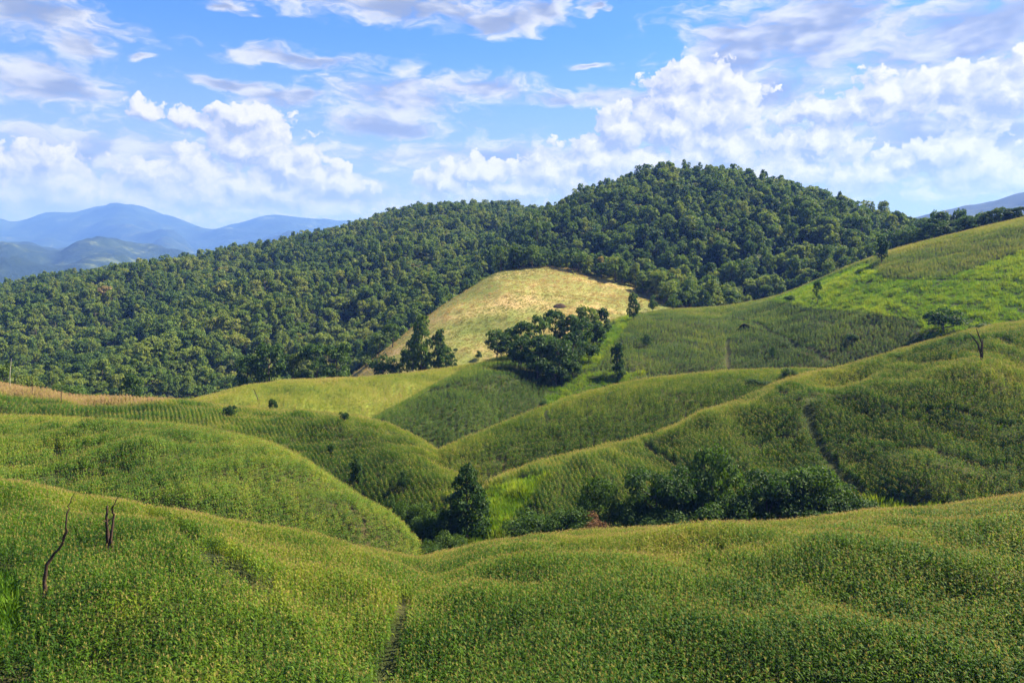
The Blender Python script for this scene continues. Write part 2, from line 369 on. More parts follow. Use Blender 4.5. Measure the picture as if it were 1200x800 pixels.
M_FOREST = leaf_mat('forest_leaf', [(0, (.036, .074, .020)), (.35, (.095, .155, .030)), (.7, (.185, .215, .040)), (1, (.26, .19, .09))], .38, .55, .12, .22, .12)
M_BROWNLEAF = leaf_mat('withered_leaf', [(0, (.13, .075, .04)), (1, (.24, .14, .07))], .3, .7, .1, .3, .5, (1.1, .9, .7))
M_BARK = bark_mat('bark', (.05, .04, .032), (.15, .125, .10))
M_DEAD = bark_mat('dead_wood', (.022, .014, .010), (.085, .055, .040))
M_PALEWOOD = bark_mat('pale_wood', (.30, .27, .22), (.50, .46, .40))
G_FIELD = ground_mat('field_soil', [(0, (.020, .030, .008)), (.5, (.034, .044, .012)), (1, (.060, .048, .022))], bump=.2)
G_BRIGHT = ground_mat('young_field', [(0, (.085, .125, .020)), (.5, (.14, .175, .030)), (1, (.20, .21, .045))], bump=.2)
G_FOREST = ground_mat('forest_floor', [(0, (.018, .030, .012)), (1, (.05, .06, .022))], ((.05, .6), (.3, .4)))
G_MEADOW = ground_mat('meadow_soil', [(0, (.10, .14, .028)), (.55, (.20, .20, .06)), (1, (.40, .28, .13))], ((.022, .55), (.12, .3), (1.2, .15)), bump=.15)
G_VALLEY = ground_mat('valley_soil', [(0, (.03, .05, .015)), (.6, (.06, .075, .025)), (1, (.12, .07, .04))])
G_FAR = ground_mat('far_forest', [(0, (.010, .020, .010)), (.55, (.017, .030, .012)), (.8, (.028, .044, .016)), (1, (.09, .11, .04))], ((.0016, .5), (.008, .3), (.03, .2)), bump=14, fine=.03)
G_SCAR = ground_mat('scar_soil', [(0, (.05, .032, .022)), (1, (.12, .08, .05))], bump=.2)

# ------------------------------------------------------------------ the land
def hill_mesh(key, name, mat, ncol, nrow, label):
    h = HILLS[key]; p0, p1 = h.pxr
    px = np.linspace(p0, p1, ncol); cy, zc, k, fy = h.params(px)
    t = np.linspace(0, 1, nrow); y = (fy*h.lo)[:, None]*(1-t)+(cy+h.back)[:, None]*t
    x = (px[:, None]-600)/F*y
    z = h.z(np.clip(x, (p0-600)/F*y, (p1-600)/F*y), y)
    v = np.stack([x, y, z], -1).reshape(-1, 3)
    i, j = np.meshgrid(np.arange(ncol-1), np.arange(nrow-1), indexing='ij'); a = (i*nrow+j).ravel()
    o = mesh_obj(name, v, np.stack([a, a+nrow, a+nrow+1, a+1], 1), mat, smooth=True)
    return tag(o, label, None, None, 'structure')
hill_mesh('near', 'near_field_ground', G_FIELD, 240, 110, 'ground of the nearest corn field sloping away from the viewer')
hill_mesh('hump', 'rounded_hill', G_FIELD, 200, 70, 'ground of the rounded corn hill at the left')
hill_mesh('bank', 'left_bank_hill', G_FIELD, 220, 70, 'ground of the long bank behind the rounded left hill')
hill_mesh('bright', 'sunlit_hill', G_BRIGHT, 160, 60, 'ground of the sunlit pale green hill before the forest')
hill_mesh('dale', 'upper_right_hill', G_FIELD, 260, 90, 'ground of the tall hill rising to the upper right')
hill_mesh('spur', 'middle_spur_hill', G_FIELD, 160, 60, 'ground of the middle spur with visible corn rows')
hill_mesh('flank', 'right_flank_hill', G_FIELD, 240, 80, 'ground of the broad right hand corn hill')
hill_mesh('meadow', 'dry_meadow_ground', G_MEADOW, 160, 70, 'tan dry meadow on the saddle below the forest')
hill_mesh('forest_left', 'forest_hill', G_FOREST, 240, 100, 'long forested hillside at the left')
hill_mesh('forest_peak', 'forest_peak', G_FOREST, 240, 100, 'steep forested peak in the middle distance')
hill_mesh('foothill', 'hazy_foothill', G_FAR, 260, 110, 'hazy green blue foothills')
hill_mesh('saddle', 'hazy_middle_ridge', G_FAR, 200, 90, 'pale hazy ridge before the blue mountains')
hill_mesh('blue', 'blue_mountain', G_FAR, 420, 110, 'far blue mountain range on the horizon')
hill_mesh('blue_right', 'blue_ridge', G_FAR, 200, 90, 'blue ridge behind the upper right hill')
def valley_mesh():
    px = np.linspace(-1500, 2300, 120); y = np.concatenate([[-30, 1], np.exp(np.linspace(math.log(8), math.log(19500), 150))])
    yy = np.maximum(y, 30)
    x = (px[:, None]-600)/F*yy[None, :]; Y2 = np.broadcast_to(y, x.shape)
    z = valley_z(x, np.maximum(Y2, 3)); v = np.stack([x, Y2, z], -1).reshape(-1, 3); n = len(y)
    i, j = np.meshgrid(np.arange(len(px)-1), np.arange(n-1), indexing='ij'); a = (i*n+j).ravel()
    tag(mesh_obj('valley_floor', v, np.stack([a, a+n, a+n+1, a+1], 1), G_VALLEY, smooth=True), 'low valley ground between the hills', None, None, 'structure')
valley_mesh()

# ------------------------------------------------------------------ scattering
def scatter(name, label, pts, rot, scl, idx, tint, protos, cat=None):
    """one mass of plants: a cloud of points, each carrying one of the prototype plants"""
    pts = np.asarray(pts, np.float32)
    me = bpy.data.meshes.new(name); me.vertices.add(len(pts)); me.vertices.foreach_set('co', pts.ravel())
    def attr(n, typ, data, key='value'):
        a = me.attributes.new(n, typ, 'POINT'); a.data.foreach_set(key, np.ascontiguousarray(data).ravel())
    attr('rot', 'FLOAT_VECTOR', np.asarray(rot, np.float32), 'vector'); attr('scl', 'FLOAT_VECTOR', np.asarray(scl, np.float32), 'vector')
    attr('idx', 'INT', np.asarray(idx, np.int32)); attr('tint', 'FLOAT', np.asarray(tint, np.float32))
    o = bpy.data.objects.new(name, me); COL.objects.link(o)
    pc = bpy.data.collections.new(name+'_plants')
    for i, p in enumerate(protos):
        pc.objects.link(p)
    g = bpy.data.node_groups.new(name+'_scatter', 'GeometryNodeTree')
    g.interface.new_socket('Geometry', in_out='INPUT', socket_type='NodeSocketGeometry'); g.interface.new_socket('Geometry', in_out='OUTPUT', socket_type='NodeSocketGeometry')
    N, L = g.nodes, g.links
    gi, go = N.new('NodeGroupInput'), N.new('NodeGroupOutput'); ip = N.new('GeometryNodeInstanceOnPoints'); ci = N.new('GeometryNodeCollectionInfo')
    ci.inputs['Collection'].default_value = pc; ci.inputs['Separate Children'].default_value = True; ci.inputs['Reset Children'].default_value = True
    L.new(gi.outputs[0], ip.inputs['Points']); L.new(ci.outputs[0], ip.inputs['Instance']); ip.inputs['Pick Instance'].default_value = True
    def na(n, typ):
        a = N.new('GeometryNodeInputNamedAttribute'); a.data_type = typ; a.inputs[0].default_value = n; return a.outputs[0]
    L.new(na('idx', 'INT'), ip.inputs['Instance Index'])
    e = N.new('FunctionNodeEulerToRotation'); L.new(na('rot', 'FLOAT_VECTOR'), e.inputs[0]); L.new(e.outputs[0], ip.inputs['Rotation'])
    L.new(na('scl', 'FLOAT_VECTOR'), ip.inputs['Scale']); L.new(ip.outputs[0], go.inputs[0])
    md = o.modifiers.new('scatter', 'NODES'); md.node_group = g
    return tag(o, label, cat, None, 'stuff')

def inside(poly, x, y):
    c = np.zeros(len(x), bool); n = len(poly)
    for i in range(n):
        (x0, y0), (x1, y1) = poly[i], poly[i-1]
        k = ((y0 > y) != (y1 > y)) & (x < (x1-x0)*(y-y0)/(y1-y0+1e-9)+x0); c ^= k
    return c
def unproject(key, px, py):               # the spot on a hill that the view towards (px, py) meets
    h = HILLS[key]; px = np.float64(px); cy, zc, k, fy = h.params(px)
    ys = np.linspace(fy*.55, cy, 900); x = (px-600)/F*ys; z = h.z(x, ys)+h.crop
    i = np.argmin(np.abs(HOR-F*z/ys-py)); return np.array([x[i], ys[i], z[i]-h.crop])
def seg_dist(x, y, line):
    d = np.full(len(x), 1e9)
    for a, c in zip(line[:-1], line[1:]):
        v = c-a; t = np.clip(((x-a[0])*v[0]+(y-a[1])*v[1])/(v@v+1e-9), 0, 1)
        d = np.minimum(d, np.hypot(x-a[0]-t*v[0], y-a[1]-t*v[1]))
    return d

# ------------------------------------------------------------------ corn, grass: the plants
def blade(g, base, az, length, rise, droop, width, segs=4, m=0, twist=0.0):
    """an arching leaf: rises from its base, bends over, tapers to a point"""
    t = np.linspace(0, 1, segs+1); d = np.array([math.cos(az), math.sin(az), 0]); side = np.array([-math.sin(az), math.cos(az), 0])
    out = length*t*(1-.18*t); up = rise*t-droop*t*t
    c = np.asarray(base)+out[:, None]*d+up[:, None]*np.array([0, 0, 1.])
    w = width*np.sin(np.pi*np.clip(.18+.82*t, 0, 1))**.8
    tw = twist*t
    s = side*np.cos(tw)[:, None]+np.array([0, 0, 1.])*np.sin(tw)[:, None]
    v = np.empty((2*(segs+1), 3)); v[0::2] = c-s*w[:, None]/2; v[1::2] = c+s*w[:, None]/2
    g.add(v, [(2*i, 2*i+1, 2*i+3, 2*i+2) for i in range(segs)], m)
def corn_leaves(g, r, h, x=0, y=0, n=9, segs=4, fat=1.0, az0=None):
    az0 = r.uniform(0, np.pi) if az0 is None else az0
    for i in range(n):
        f = (i+.6)/n; z = h*(.22+.66*f); L = (.95-.35*abs(f-.45)-.25*f)*r.uniform(.8, 1.15)*h/2.1
        blade(g, (x, y, z), az0+np.pi*(i % 2)+r.normal(0, .38), L*.82, L*r.uniform(.55, .9), L*r.uniform(.55, 1.35), .105*fat*r.uniform(.8, 1.15), segs, 0, r.normal(0, .5))
def corn_tassel(g, r, h, x=0, y=0, n=6, w=.03, m=1):
    blade(g, (x, y, h*.86), r.uniform(0, 6), .03, h*.2, 0, w*1.3, 1, m)
    for i in range(n): blade(g, (x, y, h*.90), r.uniform(0, 6.28), r.uniform(.10, .22), r.uniform(.16, .30), r.uniform(.0, .12), w, 2, m)
def corn_stalk(g, r, h, x=0, y=0, m=0): g.tube([(x, y, 0), (x+r.normal(0, .02), y+r.normal(0, .02), h*.5), (x+r.normal(0, .03), y+r.normal(0, .03), h*.93)], [.018, .014, .006], 4, m)

def near_corn_protos():
    out = []
    for k in range(7):
        r = np.random.default_rng(200+k); g = Geo(); h = r.uniform(1.95, 2.3)
        corn_stalk(g, r, h); corn_leaves(g, r, h, n=9, segs=4, fat=1.0); corn_tassel(g, r, h, n=5, w=.028)
        out.append(g.obj('corn_plant_form_%d' % k, [M_CORN, M_TASSEL], link=False))
    return out
def row_corn_protos(n=6, plants=4, length=1.1, leaves=7, segs=2, seed=300, fat=1.35, tw=.045):
    out = []
    for k in range(n):
        r = np.random.default_rng(seed+k); g = Geo()
        for p in range(plants):
            h = r.uniform(1.7, 2.25); x = (p+.5)/plants*length-length/2+r.normal(0, .05); y = r.normal(0, .09)
            corn_leaves(g, r, h, x, y, leaves, segs, fat, az0=np.pi/2+r.normal(0, .5)); corn_tassel(g, r, h, x, y, 2, tw)
        out.append(g.obj('corn_row_form_%d_%d' % (seed, k), [M_CORN, M_TASSEL], link=False))
    return out
def grass_protos(mat, n=5, blades=26, hgt=.8, spread=.45, width=.05, seed=400):
    out = []
    for k in range(n):
        r = np.random.default_rng(seed+k); g = Geo()
        for i in range(blades):
            a = r.uniform(0, 6.28); d = spread*math.sqrt(r.uniform()); h = hgt*r.uniform(.55, 1.15)
            blade(g, (d*math.cos(a), d*math.sin(a), -.05), r.uniform(0, 6.28), h*r.uniform(.3, .7), h*1.25, h*r.uniform(.2, .55), width, 3)
        out.append(g.obj('tuft_form_%d_%d' % (seed, k), [mat], link=False))
    return out

# ------------------------------------------------------------------ fields
PATHS = [('near', [(175, 588), (215, 612), (250, 636), (290, 662), (304, 674)], 1.15), ('near', [(476, 684), (470, 706), (462, 735), (448, 770), (436, 800)], .6),
         ('flank', [(944, 470), (955, 500), (968, 530), (985, 552), (1010, 572)], 1.2), ('dale', [(868, 372), (905, 388), (940, 405), (972, 420)], .9), ('dale', [(853, 396), (853, 430)], 1.1),
         ('flank', [(866, 520), (900, 512), (940, 498)], .45), ('bright', [(297, 455), (303, 467)], .6), ('hump', [(330, 545), (380, 570), (430, 610)], .4)]
PATHW = [(k, [unproject(k, a, c)[:2] for a, c in pl], w) for k, pl, w in PATHS]
GRASSPOLY = [('flank', [(495, 662), (538, 608), (556, 580), (580, 562), (610, 553), (645, 547), (632, 566), (608, 592), (590, 612), (574, 634), (560, 662)]),
             ('dale', [(905, 350), (960, 327), (1015, 306), (1040, 325), (1110, 322), (1200, 290), (1300, 270), (1300, 400), (1085, 400), (1075, 372), (1010, 362), (950, 358)]),
             ('dale', [(640, 455), (690, 432), (760, 432), (700, 462), (640, 482)]), ('dale', [(700, 395), (725, 372), (745, 365), (735, 380), (700, 425), (670, 432)]),
             ('near', [(-60, 648), (14, 640), (26, 690), (22, 730), (-60, 745)]), ('near', [(-60, 772), (30, 762), (45, 800), (-60, 820)]),
             ('flank', [(1020, 572), (1060, 578), (1120, 580), (1150, 590), (1130, 620), (1010, 625)])]
LEDGE = {'near': (4.2, .20), 'hump': (3.6, .26), 'bank': (3.8, .30), 'flank': (5.5, .50), 'spur': (4.5, .36), 'dale': (9, .5)}
def gather(key, drow, step, angle, jit, warp=.6, seed=0, slack=2.2, extra=1.0):
    """plants in rows over one hill, kept where that hill is the surface and can be seen (or nearly)"""
    h = HILLS[key]; r = np.random.default_rng(1000+seed)
    p0, p1 = max(h.pxr[0], -55), min(h.pxr[1], 1255)
    px = np.linspace(p0, p1, 60); cy, zc, k, fy = h.params(px); y0, y1 = (fy*.7).min(), (cy+8).max()
    if key == 'near': y0 = 34
    x0 = min(((px-600)/F*fy).min(), ((px-600)/F*cy).min()); x1 = max(((px-600)/F*fy).max(), ((px-600)/F*(cy+8)).max())
    ca, sa = math.cos(angle), math.sin(angle)
    R = math.hypot(x1-x0, y1-y0)/2+2; cx, cyy = (x0+x1)/2, (y0+y1)/2
    a, c = np.meshgrid(np.arange(-R, R, step), np.arange(-R, R, drow), indexing='ij'); a = a.ravel(); c = c.ravel()
    wv = Waves(900+seed, 45)
    x = cx+a*ca-c*sa; y = cyy+a*sa+c*ca
    k = (y > y0) & (y < y1) & (x > x0-1) & (x < x1+1); x, y = x[k], y[k]
    px = 600+F*x/y; k = (px > -55) & (px < 1255); x, y = x[k], y[k]
    o = wv(x, y)*warp+r.normal(0, jit[1], len(x)); q = r.normal(0, jit[0], len(x)); x, y = x+ca*q-sa*o, y+sa*q+ca*o
    z = h.z(x, y); k = z > -400; x, y, z = x[k], y[k], z[k]
    k = (z >= ground_z(x, y)-.03) & visible(x, y, z+slack+extra); x, y, z = x[k], y[k], z[k]
    if key in LEDGE:                       # narrow unplanted ledges and footpaths that roughly follow the contour, broken here and there
        gap, wid = LEDGE[key]; f = (z+.55*Waves(610+seed, 26)(x, y)) % gap
        k = (f > wid*r.uniform(.7, 1.2, len(x))) | (Waves(620+seed, 34)(x, y) < .05); x, y, z = x[k], y[k], z[k]
    for kk, line, w in PATHW:
        if kk == key: k = seg_dist(x, y, line) > w*r.uniform(.6, 1.2, len(x)); x, y, z = x[k], y[k], z[k]
    return x, y, z
def canopy(key, x, y, z): return 600+F*x/y, HOR-F*(z+HILLS[key].crop)/y
def in_grass(key, x, y, z):
    px, py = canopy(key, x, y, z); k = np.zeros(len(x), bool)
    for kk, pl in GRASSPOLY:
        if kk == key: k |= inside(pl, px, py)
    return k
NW = [Waves(501, 38), Waves(502, 11), Waves(503, 4.2)]
def patchy(x, y, a=.5, c=.3, d=.2): return a*NW[0](x, y)+c*NW[1](x, y)+d*NW[2](x, y)
NEAR_CORN, ROW_CORN = near_corn_protos(), row_corn_protos()
FAR_CORN = row_corn_protos(8, 4, 1.3, 7, 2, 340, 1.3, .035)
GRASS, DRYGRASS = grass_protos(M_GRASS), grass_protos(M_DRY, 5, 22, .55, .7, .06, 430)
CORN_REST = {}
def corn_field(key, name, label, protos, drow, step, angle, jit, base, seed, crest=.12, hs=1.0, aligned=True, keep300=False):
    x, y, z = gather(key, drow, step, angle, jit, seed=seed)
    g = in_grass(key, x, y, z); x, y, z = x[~g], y[~g], z[~g]
    r = np.random.default_rng(2000+seed); px, py = canopy(key, x, y, z)
    cy = HILLS[key].params(px)[0]
    t = base+(.25 if key == 'near' else .19)*patchy(x, y)+crest*np.clip(1-(cy-y)/(38 if key == 'near' else .125*cy), 0, 1)+r.normal(0, .05, len(x))
    if key == 'bank': t = t+.75*np.clip((215-px)/30, 0, 1)*np.clip((24-(cy-y))/3, 0, 1)*(py < 482)
    if key == 'flank': t = t+.28*np.exp(-((px-1170)/70)**2-((py-430)/26)**2)+.22*np.clip((1000-px)/200, 0, 1)*np.clip(1-(cy-y)/32, 0, 1)
    if key == 'near': t = t-.10*np.clip((py-660)/90, 0, 1)
    if key == 'dale': t = t+.05*((px > 690) & (px < 850))-.08*((px > 858) & (px < 960) & (py > 390))-.10*(px < 655)+.22*((px > 1030) & (py < 325))  # crop tone by patch; the left slope's shade is put into the tint
    rz = r.uniform(0, 6.28, len(x)) if not aligned else angle+r.normal(0, .10, len(x))+np.pi*r.integers(0, 2, len(x))
    n = len(x); rot = np.stack([r.normal(0, .05, n), r.normal(0, .05, n), rz], 1)
    hh = hs*(1+.11*patchy(x+90, y-40, .3, .6, .3)+r.normal(0, .05, n)); scl = np.stack([hh*r.uniform(.9, 1.1, n), hh*r.uniform(.9, 1.1, n), hh], 1)
    idx = r.integers(0, len(protos), n); P = np.stack([x, y, z], 1); t = np.clip(t, 0, 1)
    gap = patchy(x*1.7+31, y*1.7-12, .0, .4, .7)+r.normal(0, .25, n) < 1.25          # a few plants failed, in patches
    P, rot, scl, idx, t, px, py, x, y, z = P[gap], rot[gap], scl[gap], idx[gap], t[gap], px[gap], py[gap], x[gap], y[gap], z[gap]; n = len(P)
    if keep300:
        vis = (px > 2) & (px < 1198) & (py > 690) & (HOR-F*(z+1.9)/y < 799)
        o = np.argsort(np.where(vis, y, 1e9))[:300]; CORN_REST.update(P=P[o], rot=rot[o], scl=scl[o], idx=idx[o], t=t[o])
        m = np.ones(n, bool); m[o] = False; P, rot, scl, idx, t = P[m], rot[m], scl[m], idx[m], t[m]
    print(name, len(P))
    scatter(name, label, P, rot, scl, idx, t, protos)
corn_field('near', 'corn_crop', 'ripening corn with tan tassels filling the nearest slope', NEAR_CORN, .72, .30, math.radians(12), (.07, .08), .30, 1, .24, .88, False, True)
corn_field('hump', 'corn_crop', 'green corn covering the rounded hill at the left', ROW_CORN, .92, .9, math.radians(62), (.3, .06), .25, 2, .20, 1.0)
corn_field('bank', 'corn_crop', 'corn on the long bank behind the left hill, dry and brown along its top', ROW_CORN, .92, .9, math.radians(118), (.3, .06), .27, 3, .15, .95)
corn_field('bright', 'corn_crop', 'pale sunlit corn on the hill in front of the forest', FAR_CORN, .9, 1.1, math.radians(75), (.3, .3), .66, 4, .0, .8)
corn_field('dale', 'corn_crop', 'dark green corn on the tall hill to the upper right, shade tinted into its left part', FAR_CORN, .92, 1.1, math.radians(70), (.35, .35), .22, 5, .18, .9)
corn_field('spur', 'corn_crop', 'corn in combed rows on the middle spur', ROW_CORN, 1.05, .95, math.radians(125), (.3, .05), .28, 6, .18, .95)
corn_field('flank', 'corn_crop', 'corn on the broad hillside at the right', ROW_CORN, .92, .9, math.radians(98), (.3, .07), .23, 7, .2, 1.0)

def grass_field(key, name, label, protos, spacing, tint, seed, hs=1.0, everywhere=False, cover=None):
    x, y, z = gather(key, spacing, spacing, .4, (spacing*.35, spacing*.35), seed=seed, slack=.8)
    if not everywhere: g = in_grass(key, x, y, z); x, y, z = x[g], y[g], z[g]
    r = np.random.default_rng(3000+seed); n = len(x)
    if cover is not None:
        k = cover(x, y, z, r); x, y, z = x[k], y[k], z[k]; n = len(x)
    s = hs*(1+.45*patchy(x, y, .1, .4, .6))*r.uniform(.6, 1.3, n); s = np.maximum(s, .3*hs)
    t = np.clip(tint(x, y, z)+r.normal(0, .08, n), 0, 1)
    print(name, n)
    scatter(name, label, np.stack([x, y, z], 1), np.stack([r.normal(0, .1, n), r.normal(0, .1, n), r.uniform(0, 6.28, n)], 1), np.stack([s, s, s*r.uniform(.8, 1.3, n)], 1), r.integers(0, len(protos), n), t, protos)
grass_field('flank', 'tall_grass', 'bright green tall grass on the slope beside the dark pointed tree', GRASS, .45, lambda x, y, z: .68+.3*patchy(x, y, .3, .4, .5), 21, 1.5)
grass_field('dale', 'hill_grass', 'bright green grass in wavy tufts on the upper right hill', GRASS, .85, lambda x, y, z: .62+.28*patchy(x, y, .4, .4, .4), 22, 1.4)
grass_field('near', 'fern_patch', 'lush green weeds at the left edge of the nearest field', GRASS, .5, lambda x, y, z: .3+.3*patchy(x, y), 23, 1.15)
MW = Waves(77, 60)
grass_field('meadow', 'dry_meadow_grass', 'dry tan grass with greener streaks on the sunlit meadow', DRYGRASS, 1.15, lambda x, y, z: .36+.24*MW(x, y)+.14*patchy(x, y)+.3*np.exp(-((x-40)/30)**2), 24, 1.0, True)

# ------------------------------------------------------------------ trees
def leaf_cloud(r, centres, radii, per, size, up=.35, flat=.8):
    """leaf sprays spread through round boughs: mostly near the bough's skin, facing outward and up"""
    V, Q = [], []; n0 = 0
    for c, rad, n in zip(centres, radii, per):
        d = r.normal(size=(n, 3)); d /= np.linalg.norm(d, axis=1)[:, None]
        d[:, 2] = np.where(d[:, 2] < -.35, -d[:, 2]*.6, d[:, 2])
        p = c+d*(rad*np.array([1, 1, flat]))*(r.uniform(.62, 1.04, n)**.7)[:, None]
        nm = d*.9+np.array([0, 0, up])+r.normal(0, .55, (n, 3)); nm /= np.linalg.norm(nm, axis=1)[:, None]
        a = np.cross(nm, r.normal(size=(n, 3))); a /= np.linalg.norm(a, axis=1)[:, None]; b_ = np.cross(nm, a)
        s = (size*r.uniform(.6, 1.3, n))[:, None]
        q = np.stack([p-a*s*.62, p-b_*s*.40+nm*s*.10, p+a*s*.62, p+b_*s*.40+nm*s*.10], 1)
        V.append(q.reshape(-1, 3)); Q.append(np.arange(n*4).reshape(-1, 4)+n0); n0 += n*4
    return np.concatenate(V), np.concatenate(Q)
def make_crown(seed, kind, boughs, leaves, size):
    """unit tree: 1 m tall, crown about 1 m wide"""
    r = np.random.default_rng(seed); C, R = [], []
    for i in range(boughs):
        u = (i+.5)/boughs
        if kind == 'pointed':
            z = .10+.86*u; w = .44*(1-u)**.75+.03; a = i*2.4+r.normal(0, .4); d = w*r.uniform(.45, .85)
            C.append((d*math.cos(a), d*math.sin(a), z)); R.append(.075+.12*(1-u))
        elif kind == 'bush':
            a = r.uniform(0, 6.28); d = .42*math.sqrt(r.uniform()); z = .25+.5*r.uniform()*(1-d); C.append((d*math.cos(a), d*math.sin(a), z)); R.append(r.uniform(.14, .24))
        elif kind == 'tall':
            a = i*2.4+r.normal(0, .5); z = .14+.78*u; w = .30*math.sin(math.pi*min(1, .22+.72*u))**.6; d = w*r.uniform(.35, 1)
            C.append((d*math.cos(a), d*math.sin(a), z)); R.append(r.uniform(.10, .17))
        else:
            a = i*2.4+r.normal(0, .5); z = .24+.66*r.uniform()**.85; w = .42*math.sqrt(max(.05, 1-((z-.50)/.50)**2)); d = w*math.sqrt(r.uniform(.1, 1))
            C.append((d*math.cos(a), d*math.sin(a), z)); R.append(r.uniform(.12, .20))
    C, R = np.array(C), np.array(R); per = np.maximum(6, (leaves*R**2/np.sum(R**2)).astype(int))
    v, q = leaf_cloud(r, C, R, per, size); return v, q, C
def make_trunk(seed, C, kind):
    r = np.random.default_rng(seed+5); g = Geo(); top = .80 if kind in ('tall', 'pointed') else .62
    lean = r.normal(0, .03, 2)
    g.tube([(0, 0, -.04), (lean[0]*.3, lean[1]*.3, .15), (lean[0], lean[1], .40), (lean[0]*1.3, lean[1]*1.3, top)], [.034, .024, .017, .006], 6)
    for c in C[::max(1, len(C)//7)]:
        z0 = min(max(.18, c[2]-.22), top-.05); p0 = np.array([lean[0]*z0*2, lean[1]*z0*2, z0])
        g.tube([p0, p0*.45+c*.55+np.array([0, 0, -.03]), c], [.012, .008, .003], 4)
    return g
TREE_FORMS = {}
def form(kind, k, detail):
    key = (kind, k, detail)
    if key not in TREE_FORMS:
        boughs, leaves, size = {'fine': (34, 5000, .038), 'mid': (20, 1600, .060), 'far': (17, 900, .078)}[detail]
        if kind == 'bush': boughs = int(boughs*.8)
        seed = 7000+hash_of(kind)*100+k*7+{'fine': 0, 'mid': 1, 'far': 2}[detail]
        v, q, C = make_crown(seed, kind, boughs, leaves, size); crown = (v, q); trunk = make_trunk(seed, C, kind)
        TREE_FORMS[key] = [crown, trunk, {}]
    return TREE_FORMS[key]
def hash_of(s): return sum(ord(c)*(i+1) for i, c in enumerate(s)) % 61
def tree(name, label, cat, px, Y, py_top, w_px, kind='round', k=0, detail='mid', tint=.3, mat=None, group=None, z=None, rot=None):
    """one tree standing on the ground at bearing px and distance Y, reaching up to py_top, w_px wide"""
    mat = mat or M_TREE
    x = (px-600)/F*Y
    if z is None: z = float(ground_z(np.array([x]), np.array([float(Y)]))[0])
    H = -(py_top-HOR)/F*Y-z; W = w_px/F*Y
    return tree_at(name, label, cat, (x, Y, z), H, W, kind, k, detail, tint, mat, group, rot)
def tree_at(name, label, cat, loc, H, W, kind, k, detail, tint, mat, group=None, rot=None):
    crown, trunk, cache = form(kind, k, detail)
    root = empty(name, loc); root.rotation_euler = (0, 0, rng.uniform(0, 6.28) if rot is None else rot)
    tag(root, label, cat, group)
    if 'trunk' not in cache: cache['trunk'] = trunk.obj('trunk', M_BARK, link=False).data
    if mat.name not in cache: cache[mat.name] = mesh_obj('crown', crown[0], crown[1], mat, link=False).data
    wid = {'round': 1.12, 'bush': 1.12, 'tall': .85, 'pointed': .95}[kind]
    for nm, me in (('trunk', cache['trunk']), ('crown', cache[mat.name])):
        o = bpy.data.objects.new(nm, me); COL.objects.link(o); o.parent = root; o.scale = (W/wid, W/wid, H); o['tint'] = float(tint)
    return root

# valley trees and thicket, nearest first
tree('pointed_tree', 'tall dark pointed tree in the valley notch beside bright grass', 'tree', 547, 131, 542, 72, 'pointed', 0, 'fine', .06)
VALLEY = [(527,129,578,40,'bush',2,.06,'dark upright bush pressed against the left side of the pointed tree'),
          (462,141,566,30,'bush',3,.14,'leftmost dark bush above the edge of the rounded hill'),(490,137,572,42,'bush',2,.20,'broad bush on the slope left of the pointed tree'),(516,134,582,40,'bush',1,.12,'dark bush close behind the left side of the pointed tree'),
          (516,128,596,46,'bush',0,.10,'dark round bush left of the pointed tree at its foot'),(498,131,588,44,'bush',1,.22,'green bush upslope left of the pointed tree'),(478,137,572,40,'bush',2,.18,'low bush on the left slope above the valley trees'),
          (528,124,612,40,'bush',3,.20,'lighter bush in front of the pointed tree'),(505,122,625,34,'bush',0,.25,'small bush lowest in the valley notch left of the grass')]
for px, Y, pt, w, kd, k, ti, lb in VALLEY: tree('valley_bush', lb, 'bush', px, Y, pt, w, kd, k, 'fine', ti, group='bushes round the pointed tree')
THICKET = [(622,124,588,46,'bush',0,.14,None),(648,122,590,50,'bush',1,.20,None),(668,120,580,44,'bush',2,.25,None),(702,124,556,42,'round',0,.26,None),(738,123,574,44,'bush',1,.10,None),(762,123,548,56,'round',1,.14,None),(796,124,546,60,'round',2,.10,None),
           (836,126,522,58,'round',3,.16,None),(830,121,560,56,'bush',2,.08,None),(868,122,552,56,'bush',3,.16,None),(902,122,550,60,'round',0,.06,None),(930,123,546,58,'round',1,.10,None),(958,123,542,62,'round',2,.24,None),(985,122,556,50,'bush',0,.20,None),(1006,121,568,44,'bush',1,.14,None),(880,119,584,50,'bush',2,.22,None),(950,119,574,48,'bush',3,.18,None),(780,119,588,52,'bush',0,.18,None)]
TL = ['leftmost dark bush of the thicket behind the near field crest','second bush from the left in the thicket, beside the withered shrub','low bush left of the withered brown shrub','slim loose tree standing above the withered brown shrub','bush just right of the withered brown shrub','dark tree at the left end of the dense right thicket',
      'broad dark tree second from the left in the dense right thicket','tallest tree of the thicket, rising above the others','dark bush under the tallest thicket tree','green bush right of the tallest thicket tree','very dark tree in the middle of the dense thicket','dark tree right of the thicket centre','lighter green tree near the right end of the thicket',
      'second bush from the right end of the thicket','rightmost bush of the thicket next to the weedy gully','light bush at the front of the thicket centre','light bush at the front of the thicket right of centre','light bush at the front of the thicket left of centre']
for (px, Y, pt, w, kd, k, ti, _), lb in zip(THICKET, TL): tree('thicket_tree' if kd == 'round' else 'thicket_bush', lb, 'tree' if kd == 'round' else 'bush', px, Y, pt, w*1.38, kd, k, 'fine', ti*.7, group='thicket behind the near field')
tree('withered_shrub', 'withered brown shrub in the gap of the thicket', 'shrub', 694, 119, 590, 40, 'bush', 2, 'fine', .5, M_BROWNLEAF)
tree('flowering_shrub', 'small yellowish shrub at the right tip of the thicket', 'shrub', 1003, 123.5, 560, 22, 'bush', 3, 'mid', .95)

